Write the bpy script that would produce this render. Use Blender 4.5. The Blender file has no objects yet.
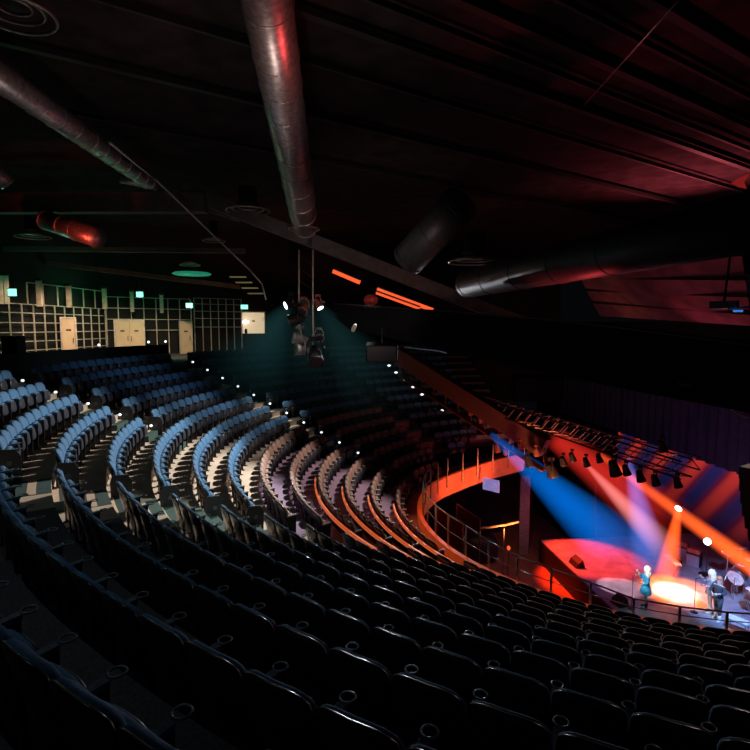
import bpy, bmesh, math, random
from mathutils import Vector, Matrix
random.seed(7)
C = bpy.context.scene.collection
PI = math.pi
R = math.radians

# ------------------------------------------------------------------ camera
EYE = Vector((0.0, -21.51, 6.431))
YAW, PITCH, FPX = -0.46214, -0.09131, 528.67
FW = Vector((math.sin(YAW)*math.cos(PITCH), math.cos(YAW)*math.cos(PITCH), math.sin(PITCH)))
RT = Vector((math.cos(YAW), -math.sin(YAW), 0))
UP = RT.cross(FW)
cd = bpy.data.cameras.new('camera'); cam = bpy.data.objects.new('camera', cd); C.objects.link(cam)
cd.sensor_width = 36; cd.lens = FPX/750*36; cd.clip_start = .05; cd.clip_end = 300
M = Matrix((RT, UP, -FW)).transposed().to_4x4(); M.translation = EYE
cam.matrix_world = M
bpy.context.scene.camera = cam

def at(px, py, d):          # survey helper: world point seen at a photo pixel, d metres along the view axis
    return EYE + (FW + RT*((px-375)/FPX) - UP*((py-375)/FPX))*d
def atz(px, py, z):
    v = FW + RT*((px-375)/FPX) - UP*((py-375)/FPX)
    return EYE + v*((z-EYE.z)/v.z)

# ------------------------------------------------------------------ materials
def mat(name, col, rough=.6, metal=0., emit=None, estr=0., var=.25, scale=8., bump=0., spec=.5):
    m = bpy.data.materials.new(name); m.use_nodes = True
    nt = m.node_tree; b = nt.nodes['Principled BSDF']
    tc = nt.nodes.new('ShaderNodeTexCoord'); nz = nt.nodes.new('ShaderNodeTexNoise')
    nz.inputs['Scale'].default_value = scale; nz.inputs['Detail'].default_value = 3
    nt.links.new(tc.outputs['Object'], nz.inputs['Vector'])
    rp = nt.nodes.new('ShaderNodeValToRGB')
    rp.color_ramp.elements[0].position = .3; rp.color_ramp.elements[1].position = .7
    rp.color_ramp.elements[0].color = [max(0, c*(1-var)) for c in col]+[1]
    rp.color_ramp.elements[1].color = [min(1, c*(1+var)) for c in col]+[1]
    nt.links.new(nz.outputs['Fac'], rp.inputs['Fac']); nt.links.new(rp.outputs['Color'], b.inputs['Base Color'])
    b.inputs['Roughness'].default_value = rough; b.inputs['Metallic'].default_value = metal
    b.inputs['Specular IOR Level'].default_value = spec
    if bump:
        bp = nt.nodes.new('ShaderNodeBump'); bp.inputs['Strength'].default_value = bump
        nt.links.new(nz.outputs['Fac'], bp.inputs['Height']); nt.links.new(bp.outputs['Normal'], b.inputs['Normal'])
    if emit:
        b.inputs['Emission Color'].default_value = (*emit, 1); b.inputs['Emission Strength'].default_value = estr
    return m

blue_fab = mat('blue_fabric', (.045, .135, .265), .85, scale=60, bump=.1)
brown_fab = mat('brown_fabric', (.24, .16, .135), .85, scale=60, bump=.1)
shell_p = mat('black_plastic', (.02, .02, .022), .27, scale=30)
shell_under = mat('dark_seat_plastic', (.03, .033, .045), .4, scale=30)
arm_m = mat('grey_armrest', (.10, .135, .17), .36, scale=30)
arm_b = mat('brown_armrest', (.34, .29, .27), .4, scale=30)
metal_d = mat('dark_metal', (.03, .03, .033), .4, .6)
steel = mat('steel', (.45, .45, .46), .35, .8)
chrome = mat('chrome', (.6, .6, .6), .2, 1)
concrete = mat('beige_concrete', (.52, .43, .34), .85, scale=3, bump=.1, var=.12)
darkfloor = mat('dark_floor', (.045, .048, .052), .8, scale=40, var=.5, bump=.2)
carpet = mat('purple_carpet', (.26, .19, .29), .95, scale=30, var=.3, bump=.2)
stepm = mat('teal_step_carpet', (.03, .065, .06), .9, scale=30)
nosem = mat('tan_step_nosing', (.62, .46, .34), .6, var=.1)
black = mat('black_paint', (.012, .012, .013), .6)
blackwall = mat('black_wall', (.004, .0045, .005), .8, scale=1.5)
orange = mat('orange_front_glow', (.62, .12, .03), .5, emit=(1, .10, .015), estr=.22, scale=2)  # emission adds orange light to the balcony front's own colour
orange_trim = mat('orange_trim_painted_glow', (.7, .2, .08), .5, emit=(1, .17, .05), estr=.45, scale=2)  # glow in place of orange light falling on the row strips
door_m = mat('pale_door', (.68, .50, .33), .6, var=.06, scale=2)
plaque_m = mat('dark_plaque', (.05, .05, .05), .5)
stud_m = mat('metal_stud', (.60, .52, .46), .5, .2, scale=3)
post_m = mat('pale_timber', (.55, .43, .34), .7, scale=4)
dark_duct = mat('dark_duct', (.045, .042, .045), .5, .3, scale=9, bump=.15)
bridge_m = mat('bridge_black', (.003, .003, .0035), .8, spec=.08)
post_rail = mat('pale_rail_post', (.62, .55, .53), .5, .1)
duct_m = mat('galvanised_duct', (.50, .44, .43), .36, .75, scale=9, var=.3, bump=.15)
beam_m = mat('grey_beam', (.10, .085, .08), .8, scale=3)
roof_m = mat('roof_deck', (.032, .024, .026), .85, scale=1.3, var=.4, bump=.4, spec=.05)
deck_m = mat('stage_deck', (.26, .26, .30), .45, scale=2, var=.25)
stall_m = mat('stalls_floor', (.30, .12, .075), .6, scale=1.5)
def emat(name, col, s):
    return mat(name, col, .5, emit=col, estr=s, var=.05)
exit_m = emat('exit_glow', (.30, .95, .75), 1.6)
white_e = emat('white_glow', (.85, .95, 1.), 3.5)
lens_w = emat('warm_lens', (1., .97, .9), 6)
tiny_e = emat('step_light_glow', (.85, .92, 1.), 1.3)
red_strip = emat('red_tube_glow', (1., .11, .03), 1.1)
lit_room = emat('lit_room', (.95, .72, .45), .55)

# ------------------------------------------------------------------ mesh builder
OFF = {}
class MB:
    def __init__(s): s.v = []; s.f = []; s.mi = []; s.cur = 0
    def add(s, vs, fs):
        o = len(s.v); s.v += [Vector(p) for p in vs]
        for f in fs: s.f.append([i+o for i in f]); s.mi.append(s.cur)
        return s
    def box(s, c, size, rot=None):
        c = Vector(c); hx, hy, hz = [a/2 for a in size]
        P = [Vector((x, y, z)) for x in (-hx, hx) for y in (-hy, hy) for z in (-hz, hz)]
        if rot is not None: P = [rot @ p for p in P]
        return s.add([c+p for p in P], [(0,1,3,2),(4,6,7,5),(0,4,5,1),(2,3,7,6),(0,2,6,4),(1,5,7,3)])
    def tube(s, a, b, r0, r1=None, n=10, cap=True):
        r1 = r0 if r1 is None else r1
        a, b = Vector(a), Vector(b); d = (b-a).normalized()
        u = d.orthogonal().normalized(); w = d.cross(u)
        vs = []
        for p, r in ((a, r0), (b, r1)):
            vs += [p+(u*math.cos(2*PI*i/n)+w*math.sin(2*PI*i/n))*r for i in range(n)]
        fs = [(i, (i+1) % n, n+(i+1) % n, n+i) for i in range(n)]
        if cap: fs += [tuple(range(n))[::-1], tuple(range(n, 2*n))]
        return s.add(vs, fs)
    def path(s, pts, r, n=6):
        for a, b in zip(pts[:-1], pts[1:]): s.tube(a, b, r, n=n)
        return s
    def bar(s, a, b, w, h):        # rectangular bar from a to b, w across, h up
        a, b = Vector(a), Vector(b); d = (b-a).normalized()
        side = d.cross(Vector((0,0,1)))
        side = side.normalized() if side.length > 1e-3 else Vector((1,0,0))
        up = side.cross(d).normalized()
        P = []
        for p in (a, b):
            for i, j in ((-1,-1),(1,-1),(1,1),(-1,1)): P.append(p+side*(i*w/2)+up*(j*h/2))
        return s.add(P, [(3,2,1,0),(4,5,6,7),(0,1,5,4),(1,2,6,5),(2,3,7,6),(3,0,4,7)])
    def torus(s, c, rad, r, n=24, m=8, axis=(0,0,1), sx=1.):
        c = Vector(c); ax = Vector(axis).normalized(); u = ax.orthogonal().normalized(); w = ax.cross(u)
        vs = []
        for i in range(n):
            t = 2*PI*i/n; d = u*math.cos(t)+w*math.sin(t)
            for j in range(m):
                q = 2*PI*j/m
                vs.append(c+d*(rad+r*math.cos(q))+ax*(r*math.sin(q)))
        fs = [(i*m+j, ((i+1) % n)*m+j, ((i+1) % n)*m+(j+1) % m, i*m+(j+1) % m) for i in range(n) for j in range(m)]
        return s.add(vs, fs)
    def lathe(s, prof, n=20, c=(0,0,0), axis=(0,0,1)):
        c = Vector(c); ax = Vector(axis).normalized(); u = ax.orthogonal().normalized(); w = ax.cross(u)
        vs = []
        for r, z in prof:
            vs += [c+ax*z+(u*math.cos(2*PI*i/n)+w*math.sin(2*PI*i/n))*r for i in range(n)]
        fs = [(k*n+i, k*n+(i+1) % n, (k+1)*n+(i+1) % n, (k+1)*n+i) for k in range(len(prof)-1) for i in range(n)]
        fs += [tuple(range(n))[::-1], tuple(range((len(prof)-1)*n, len(prof)*n))]
        return s.add(vs, fs)
    def ell(s, c, rx, ry, rz, n=14, m=9, rot=None, e=1.):
        c = Vector(c); vs = []
        sp = lambda x: math.copysign(abs(x)**e, x)
        for k in range(m+1):
            ph = -PI/2+PI*k/m
            for i in range(n):
                th = 2*PI*i/n
                p = Vector((rx*sp(math.cos(ph))*sp(math.cos(th)), ry*sp(math.cos(ph))*sp(math.sin(th)), rz*sp(math.sin(ph))))
                if rot is not None: p = rot @ p
                vs.append(c+p)
        fs = [(k*n+i, k*n+(i+1) % n, (k+1)*n+(i+1) % n, (k+1)*n+i) for k in range(m) for i in range(n)]
        return s.add(vs, fs)
    def build(s, name, mats, parent=None, smooth=False, bevel=0.):
        off = OFF.get(parent.name, Vector()) if parent else Vector()
        me = bpy.data.meshes.new(name)
        me.from_pydata([tuple(v-off) for v in s.v], [], s.f)
        if not isinstance(mats, (list, tuple)): mats = [mats]
        for m in mats: me.materials.append(m)
        for p, i in zip(me.polygons, s.mi): p.material_index = i; p.use_smooth = smooth
        bm = bmesh.new(); bm.from_mesh(me); bmesh.ops.remove_doubles(bm, verts=bm.verts, dist=1e-5)
        bmesh.ops.recalc_face_normals(bm, faces=bm.faces); bm.to_mesh(me); bm.free()
        o = bpy.data.objects.new(name, me); C.objects.link(o)
        if parent: o.parent = parent; OFF[o.name] = off
        if bevel:
            md = o.modifiers.new('bevel', 'BEVEL'); md.width = bevel; md.segments = 2; md.limit_method = 'ANGLE'
        return o

def tag(o, label, cat, group=None):
    o['label'] = label; o['category'] = cat
    if group: o['group'] = group
    return o
def thing(name, label, cat, loc, group=None):
    o = bpy.data.objects.new(name, None); C.objects.link(o); o.location = loc; o.empty_display_size = .2
    OFF[o.name] = Vector(loc)
    return tag(o, label, cat, group)
def struct(o): o['kind'] = 'structure'; return o
def copy_tree(o, parent=None):
    c = o.copy(); C.objects.link(c)
    if parent: c.parent = parent
    for ch in list(KIDS.get(o.name, [])): copy_tree(ch, c)
    return c
KIDS = {}
def index_kids(o, kids):
    KIDS[o.name] = kids
ORD = ['zeroth','first','second','third','fourth','fifth','sixth','seventh','eighth','ninth','tenth','eleventh','twelfth','thirteenth',
 'fourteenth','fifteenth','sixteenth','seventeenth','eighteenth','nineteenth','twentieth']
def ordn(i):
    if i <= 20: return ORD[i]
    t = {2: 'twenty', 3: 'thirty', 4: 'forty'}[i//10]
    return t+'-'+ORD[i % 10] if i % 10 else t[:-1]+'ieth'

# ------------------------------------------------------------------ terraces
NR = 14
def rowR(k): return 8.7935+.95*(14-k)
def rowZ(k): return .3986*min(14-k, 8)+.3828*max(0, 14-k-8)
def rowF(k): return rowZ(k)-.86
def P(r, a, z): return Vector((r*math.cos(R(a)), r*math.sin(R(a)), z))
def arc(mb, prof, a0, a1, n, closed=False):     # sweep an (r, z) profile round the hall's centre
    m = len(prof); vs = []
    for i in range(n+1):
        a = a0+(a1-a0)*i/n
        vs += [P(r, a, z) for r, z in prof]
    rng = range(m) if closed else range(m-1)
    fs = [(i*m+j, i*m+(j+1) % m, (i+1)*m+(j+1) % m, (i+1)*m+j) for i in range(n) for j in rng]
    if closed: fs += [tuple(range(m)), tuple(range(n*m, n*m+m))[::-1]]
    return mb.add(vs, fs)
A0, A1 = -236, -48
def terrace(ks, m):
    mb = MB(); prof = []
    for k in ks:
        prof += [(rowR(k)+.06, rowF(k)), (rowR(k)-.89, rowF(k))]
    if ks[0] == 1: prof = [(27.0, rowF(1)+.383), (rowR(1)+.06, rowF(1)+.383)]+prof
    if ks[-1] == 8: prof += [(rowR(8)-.89, rowF(9))]
    arc(mb, prof, A0, A1, 110)
    return mb, m
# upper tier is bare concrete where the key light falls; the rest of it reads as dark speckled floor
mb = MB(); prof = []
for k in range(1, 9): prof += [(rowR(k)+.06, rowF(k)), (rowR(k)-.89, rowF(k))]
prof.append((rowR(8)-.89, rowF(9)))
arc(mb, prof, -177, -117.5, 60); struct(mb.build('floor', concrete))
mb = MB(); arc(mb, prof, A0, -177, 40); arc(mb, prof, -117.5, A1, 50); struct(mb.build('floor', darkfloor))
mb = MB(); prof = []
for k in range(9, 15): prof += [(rowR(k)+.06, rowF(k)), (rowR(k)-.89, rowF(k))]
prof[-1] = (7.95, rowF(14)-.0)
arc(mb, prof, -198, A1, 90); arc(mb, prof[:8], A0, -198, 22); struct(mb.build('floor', carpet))
mb = MB(); arc(mb, [(48, rowF(0)), (rowR(1)+.06, rowF(0)), (rowR(1)+.06, rowF(1))], A0, A1, 90); struct(mb.build('floor', darkfloor))
# low wall behind the top row
mb = MB(); arc(mb, [(22.1, rowF(0)), (22.1, 5.5), (22.22, 5.5), (22.22, rowF(0))], -176, -146, 30, True); struct(mb.build('wall_concourse', blackwall))

# ------------------------------------------------------------------ balcony front
def front_path():
    pts = []
    for i in range(60):
        a = -190+(-48+190)*i/59; pts.append((7.82*math.cos(R(a)), 7.82*math.sin(R(a))))
    p0 = Vector(pts[0]); p1 = Vector((-5.35, 7.45)); pre = []
    for i in range(10, 0, -1):
        q = p0.lerp(p1, i/10); bulge = math.sin(PI*i/10)*.25
        pre.append((q.x-bulge*.9, q.y+bulge*.3))
    return pre+pts
FP = front_path()
def ribbon(mb, offs):      # sweep (outward offset, z) closed profile along the balcony front
    m = len(offs); vs = []; n = len(FP)
    for i, p in enumerate(FP):
        a = Vector(FP[max(0, i-1)]); b = Vector(FP[min(n-1, i+1)]); t = (b-a).normalized(); nm = Vector((t.y, -t.x))
        for o, z in offs: vs.append(Vector((p[0]+nm.x*o, p[1]+nm.y*o, z)))
    fs = [(i*m+j, i*m+(j+1) % m, (i+1)*m+(j+1) % m, (i+1)*m+j) for i in range(n-1) for j in range(m)]
    fs += [tuple(range(m)), tuple(range((n-1)*m, n*m))[::-1]]
    return mb.add(vs, fs)
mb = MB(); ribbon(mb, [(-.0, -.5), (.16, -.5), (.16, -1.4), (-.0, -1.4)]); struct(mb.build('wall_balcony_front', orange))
mb = MB(); ribbon(mb, [(.1, -1.38), (5.3, -1.38), (5.3, -1.5), (.1, -1.5)]); struct(mb.build('ceiling_under_balcony', black))
mb = MB(); arc(mb, [(13., -1.4), (13., -6.4)], -236, -48, 60); struct(mb.build('wall_stalls', blackwall))
mb = MB(); ribbon(mb, [(.1, -.9), (1.7, -.9), (1.7, -.96), (.1, -.96)]); struct(mb.build('floor', carpet))
# orange strips behind the front rows; emission stands in for orange light on them
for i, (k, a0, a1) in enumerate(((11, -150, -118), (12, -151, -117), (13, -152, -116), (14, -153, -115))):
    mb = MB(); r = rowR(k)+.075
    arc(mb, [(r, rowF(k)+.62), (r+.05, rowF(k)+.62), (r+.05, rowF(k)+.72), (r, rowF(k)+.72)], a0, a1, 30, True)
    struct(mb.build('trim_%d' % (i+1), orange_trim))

rail = thing('balcony_railing', 'steel railing with slim posts along the curved orange balcony front', 'railing', (FP[20][0], FP[20][1], -.5))
def along(s):
    n = len(FP); i = min(n-2, int(s)); return Vector(FP[i]).lerp(Vector(FP[i+1]), s-i)
acc = 0; last = Vector(FP[0]); posts = [last.copy()]
for p in FP[1:]:
    p = Vector(p); acc += (p-last).length; last = p
    if acc > .98: posts.append(p.copy()); acc = 0
def ztop(p):
    a = math.degrees(math.atan2(p.y, p.x))
    if a > 0: return .42
    K = ((-180, .42), (-125, .42), (-110, .15), (-98, .12), (-91, -.12), (0, -.12))
    for (a0, z0), (a1, z1) in zip(K[:-1], K[1:]):
        if a0 <= a <= a1: return z0+(z1-z0)*(a-a0)/(a1-a0)
    return .42
for p in posts:
    d = p.normalized()
    MB().tube((p.x-d.x*.05, p.y-d.y*.05, -1.0), (p.x-d.x*.05, p.y-d.y*.05, ztop(p)), .032, n=8).build('post', post_rail if ztop(p) > .4 else steel, rail, True)
near = [p for p in posts if math.degrees(math.atan2(p.y, p.x)) < 0]
for f, r in ((1, .022), (.45, .014)):
    MB().path([(p.x*.994, p.y*.994, -.5+(ztop(p)+.5)*f) for p in near], r, 6).build('rail_bar', steel, rail, True)

# ------------------------------------------------------------------ seats
def back_surf(front=True, w=.276, z0=.36, z1=.86, th=.085, lean=.115, inset=0.):
    nu, nv = 10, 8; vs = []
    for side in (0, 1):
        for j in range(nv+1):
            v = j/nv
            for i in range(nu+1):
                u = -1+2*i/nu
                cr = max(0, (v-.72)/.28)
                x = u*w*(1-.07*cr**2*abs(u)**2)
                z = z0+(z1-z0)*v-.06*cr*abs(u)**4
                edge = (1-abs(u)**6)*(1-abs(2*v-1)**8)
                y = -.115-lean*v+.035*u*u
                if side == 0: y += .02+.05*edge
                else: y -= .015+.012*edge
                vs.append((x, y, z))
    m = (nu+1)*(nv+1); fs = []
    for j in range(nv):
        for i in range(nu):
            a = j*(nu+1)+i; fs.append((a, a+1, a+nu+2, a+nu+1)); fs.append((m+a, m+a+nu+1, m+a+nu+2, m+a+1))
    for i in range(nu):
        fs.append((i, m+i, m+i+1, i+1)); t = nv*(nu+1)+i; fs.append((t, t+1, m+t+1, m+t))
    for j in range(nv):
        a = j*(nu+1); fs.append((a, a+nu+1, m+a+nu+1, m+a)); b = a+nu; fs.append((b, m+b, m+b+nu+1, b+nu+1))
    return vs, fs
def shell_surf():
    vs, fs = back_surf(w=.2795, z0=.16, z1=.872, th=.02)
    n = len(vs)//2
    out = []
    for i, (x, y, z) in enumerate(vs):
        v = (z-.16)/.712; yy = -.135-.118*max(0, min(1, (z-.36)/.5))+.035*(x/.2795)**2
        out.append((x, yy-(.0 if i < n else .022), z))
    return out, fs
def b_back(mb): return mb.add(*back_surf())
def b_shell(mb): return mb.add(*shell_surf())
def b_cushion(mb): return mb.ell((0, -.035, .475), .232, .062, .165, 14, 8, Matrix.Rotation(R(9), 3, 'X'), .55)
def b_under(mb): return mb.ell((0, .012, .46), .205, .045, .15, 14, 8, Matrix.Rotation(R(9), 3, 'X'), .6)
def b_arm(mb):
    mb.bar((.28, -.16, .60), (.28, .06, .62), .062, .038)
    return mb.tube((.28, .06, .60), (.28, .06, .638), .034, n=10)
def b_cup(mb): return mb.torus((.28, .135, .64), .05, .008, 18, 6)
def b_leg(mb):
    mb.bar((.28, -.05, 0), (.28, -.03, .60), .035, .22)
    return mb.box((.28, -.04, .01), (.07, .3, .02))
def make_seat(kind, name, detail):
    fab = blue_fab if kind == 'blue' else brown_fab; arm = arm_m if kind == 'blue' else arm_b
    if detail == 0:
        mb = MB(); b_back(mb); mb.cur = 1; b_cushion(mb)if False else None; b_under(mb); b_shell(mb); b_leg(mb); mb.cur = 2; b_arm(mb)
        o = mb.build(name, [fab, shell_under, arm], None, True); KIDS[o.name] = []; return o
    root = bpy.data.objects.new(name, None); C.objects.link(root); root.empty_display_size = .2; OFF[root.name] = Vector()
    kids = [b_back(MB()).build('backrest', fab, root, True), b_shell(MB()).build('back_shell', shell_p, root, True)]
    mb = MB(); b_cushion(mb); mb.cur = 1; b_under(mb); kids.append(mb.build('tip_up_seat', [fab, shell_under], root, True))
    ar = b_arm(MB()).build('armrest', arm, root); kids.append(ar)
    if detail == 2:
        cup = b_cup(MB()).build('cup_holder', arm, ar, True); KIDS[ar.name] = [cup]
        kids.append(b_leg(MB()).build('support_leg', metal_d, root))
    else: b = b_leg(MB()); kids.append(b.build('support_leg', metal_d, root))
    KIDS[root.name] = kids
    return root
protos = {}; NAMES = {'blue': 'blue_theatre_seat', 'brown': 'brown_theatre_seat'}
def place_seat(kind, detail, loc, rz, label, group):
    key = (kind, detail)
    if key not in protos: protos[key] = o = make_seat(kind, NAMES[kind], detail)
    else: o = copy_tree(protos[key])
    o.location = loc; o.rotation_euler = (0, 0, rz); tag(o, label, 'seat', group)
    return o
def seat_row(k, a0, a1):
    r = rowR(k)-.25; span = R(a1-a0)*r-1.16; n = max(1, int(span/.562))
    ang = []
    for i in range(n):
        ang.append((a0+a1)/2+math.degrees((i-(n-1)/2)*(span/n)/r))
    return r, ang
rest = MB()
def rest_seat(r, a, z):
    rot = Matrix.Rotation(R(a)+PI/2, 4, 'Z'); rot.translation = P(r, a, z)
    vs, fs = back_surf()
    rest.cur = 0; rest.add([rot @ Vector(v) for v in vs], fs)
    rest.cur = 1; b = MB(); b_under(b); b_arm(b); b_leg(b); rest.add([rot @ v for v in b.v], b.f)
nblue = 0
for k in range(1, 15):
    kind = 'blue' if k < 9 else 'brown'
    mid = (('left', -147, -122), ('far', -175, -147)) if k < 6 else (('long', -175, -122),)
    for blk, a0, a1 in (('fore', -122, -35), *mid, ('dark', -203, -175), ('dark2', -231, -203)):
        r, ang = seat_row(k, a0, a1)
        for i, a in enumerate(ang):
            loc = P(r, a, rowF(k)); v = P(r, a, rowZ(k)-.1)-EYE; d = v.dot(FW)
            if d < .6: continue
            px = 375+FPX*v.dot(RT)/d; py = 375-FPX*v.dot(UP)/d; mg = 170/d+8
            if not (-mg < px < 750+mg and py < 750+mg*1.2): continue
            if (k == 14 and a < -196) or (k == 13 and a < -212) or (k == 12 and a < -222): continue
            rz = R(a)+PI/2
            if blk == 'dark2' or (blk == 'dark' and kind == 'blue'):
                rest_seat(r, a, rowF(k)); continue
            if blk == 'fore':
                if kind == 'blue':
                    lab = 'dark blue seat seen from behind, %s row from top, %s along from stair aisle' % (ordn(k), ordn(i+1))
                    g = 'dark upper seats in front of the camera'
                else:
                    lab = 'dark brown seat seen from behind, %s row from balcony railing, %s along from stair aisle' % (ordn(15-k), ordn(i+1))
                    g = 'dark front seats above the railing'
            elif blk == 'left':
                lab = 'bright blue seat in curved left block, %s row from top, %s from nearer steps' % (ordn(k), ordn(len(ang)-i)); g = 'bright blue seats of the left block'
            elif blk == 'far':
                lab = 'dim blue seat in far block under doors, %s row from top, %s from far steps' % (ordn(k), ordn(i+1)); g = 'blue seats below the doors'
            elif kind == 'blue':
                lab = 'blue seat in %s of three long curved blue rows, %s from far steps' % ({6: 'topmost', 7: 'middle', 8: 'lowest'}[k], ordn(i+1)); g = 'blue seats of the long curved rows'
            elif blk == 'long':
                lab = 'brown seat in curved front block, %s row from balcony railing, %s from far steps' % (ordn(15-k), ordn(i+1)); g = 'brown seats of the curved front block'
            else:
                lab = 'shadowed seat beyond far steps, %s row from orange railing, %s past the steps' % (ordn(15-k), ordn(len(ang)-i)); g = 'shadowed seats beyond the far steps'
            det = 2 if d < 11 else (1 if d < 19.5 else 0)
            place_seat(kind, det, loc, rz, lab, g)
ro = rest.build('theatre_seats', [blue_fab, shell_p], None, True)
ro['kind'] = 'stuff'; tag(ro, 'rows of unlit seats in the dark block past the far steps', 'seats')

# row end panels with a round aisle light
def end_panel(k, a, side, label, group):
    r = rowR(k)-.22; rz = R(a)+PI/2; rot = Matrix.Rotation(rz, 3, 'Z'); c = P(r, a, rowF(k))
    t = thing('row_end_panel', label, 'seat end panel', c, group)
    pr = [(-.2, 0), (.18, 0), (.2, .5), (.12, .64), (-.16, .66), (-.22, .5)]
    n = len(pr); vs = [c+rot @ Vector((x, y, z)) for x in (-.02, .02) for y, z in pr]
    MB().add(vs, [tuple(range(n)), tuple(range(n, 2*n))[::-1]]+[(i, (i+1) % n, n+(i+1) % n, n+i) for i in range(n)]).build('panel', shell_under, t)
    ax = rot @ Vector((side, 0, 0)); q = c+rot @ Vector((side*.02, 0, .38))
    MB().tube(q, q+ax*.012, .05, n=14).build('aisle_light', arm_m, t)
for k in range(2, 9):
    r, ang = seat_row(k, *((-147, -122) if k < 6 else (-175, -122))); a = ang[-1]+math.degrees(.33/r)
    end_panel(k, a, 1, 'black row end panel with round light beside green steps, %s row from top' % ordn(k), 'end panels beside the green steps')
for k in range(1, 6):
    r, ang = seat_row(k, -175, -147); a = ang[-1]+math.degrees(.33/r)
    end_panel(k, a, 1, 'dark end panel of far block beside middle steps, %s row from top' % ordn(k), 'end panels beside the middle steps')

# ------------------------------------------------------------------ aisle stairs
def aisle(a, label, ks=range(1, 14), first=0):
    t = thing('aisle_stairs', label, 'stairs', P(rowR(14), a, rowF(14)))
    for k in ks:
        ri = rowR(k)-.89; zl = rowF(k+1); dz = rowF(k)-zl; w = 1.04
        ha = math.degrees(w/2/ri)
        mb = MB(); arc(mb, [(ri, zl), (ri, zl+dz/2), (ri-.33, zl+dz/2), (ri-.33, zl)], a-ha, a+ha, 4, True)
        st = mb.build('step', stepm, t)
        for r0, z, par in ((ri-.10, zl+dz/2, st), (ri+.25, zl+dz, t)):
            mb = MB(); arc(mb, [(r0+.13, z+.012), (r0-.012, z+.012), (r0-.012, z-.045), (r0-.002, z-.045), (r0-.002, z+.003), (r0+.13, z+.003)], a-ha, a+ha, 4, True)
            mb.build('nosing', nosem, par)
        mb = MB(); arc(mb, [(ri+.9, zl+dz+.002), (ri+.9, zl+dz+.008), (ri+.0, zl+dz+.008), (ri, zl+dz+.002)], a-ha, a+ha, 4, True); mb.build('tread_carpet', stepm, t)
    return t
aisle(-122, 'teal carpeted aisle steps with tan edges between left block and dark foreground')
aisle(-147, 'short aisle steps with pale edges between left block and far block', range(1, 6))
aisle(-175, 'far aisle steps with pale edges climbing to the single tan door')

# ------------------------------------------------------------------ room shell
Z_ROOF = 13.0
mb = MB(); mb.add([(-60, -40, Z_ROOF), (60, -40, Z_ROOF), (60, 60, Z_ROOF), (-60, 60, Z_ROOF)], [(0, 3, 2, 1)]); struct(mb.build('ceiling', roof_m))
WB = [at(-120, 330, 19.), at(105, 330, 33.5), at(262, 330, 40), at(330, 330, 43), at(430, 330, 46), at(560, 330, 46)]
def wall_strip(name, pts, z0, z1, m):
    mb = MB(); n = len(pts)
    mb.add([(p.x, p.y, z) for p in pts for z in (z0, z1)], [(2*i, 2*i+2, 2*i+3, 2*i+1) for i in range(n-1)])
    return struct(mb.build(name, m))
wall_strip('wall_back', WB, 0, Z_ROOF, blackwall)
mb = MB(); mb.add([(-60, -40, -6.4), (60, -40, -6.4), (60, 60, -6.4), (-60, 60, -6.4)], [(0, 1, 2, 3)]); struct(mb.build('floor', stall_m))

sof = [at(575, 268, 26), at(742, 256, 17), at(752, 326, 19), at(600, 316, 30)]
mb = MB().add(sof, [(0, 1, 2, 3)]); struct(mb.build('ceiling', mat('red_soffit', (.13, .06, .07), .75, scale=1.2, var=.4, bump=.4)))
for i, f in enumerate((.18, .42, .68)):
    a, b = sof[0].lerp(sof[3], f), sof[1].lerp(sof[2], f+.12); d_ = (EYE-a).normalized()*.12
    struct(MB().bar(a+d_, b+d_, .12, .12).build('trim_%d' % (30+i), black))
def lerp(a, b, t): return Vector(a).lerp(Vector(b), t)
# metal stud grids in front of the back wall
def stud_grid(pL, pR, zb, zt, rows, n, label, off=.25, skip=()):
    t = thing('stud_partition', label, 'metal partition', (pL.x, pL.y, zb))
    d = (pR-pL); d.z = 0; nm = Vector((-d.y, d.x, 0)).normalized()
    if nm.dot(EYE-pL) < 0: nm = -nm
    for i in range(n+1):
        p = lerp(pL, pR, i/n)+nm*off
        if i in skip: continue
        MB().box((p.x, p.y, (zb+zt)/2), (.055, .05, zt-zb), Matrix.Rotation(math.atan2(d.y, d.x), 3, 'Z')).build('stud', stud_m, t)
    for z in rows:
        a = pL+nm*(off+.03); b = pR+nm*(off+.03)
        MB().bar((a.x, a.y, z), (b.x, b.y, z), .03, .042).build('rail', stud_m, t)
    return t
def on(i, f): return lerp(WB[i], WB[i+1], f)
gL, gR = on(0, .36), on(0, .985)
stud_grid(gL, gR, rowF(0), 7.53, [5.25, 5.7, 6.15, 6.62, 7.1, 7.53], 11, 'tan metal stud grid left of the double doors')
gL2, gR2 = on(1, .0), on(1, .50)
stud_grid(gL2, gR2, rowF(0), 8.3, [6.2, 6.9, 7.6, 8.3], 7, 'dark tall metal stud grid behind the double doors')
gL3, gR3 = on(1, .52), on(1, .84)
stud_grid(gL3, gR3, rowF(0), 8.4, [6.4, 7.0, 7.5, 8.0, 8.4], 6, 'metal stud grid right of the single tan door')
stud_grid(on(0, .50), on(0, .98), 7.53, 8.6, [8.6], 6, 'upper row of metal frames above the left stud grid', .3)

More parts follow.
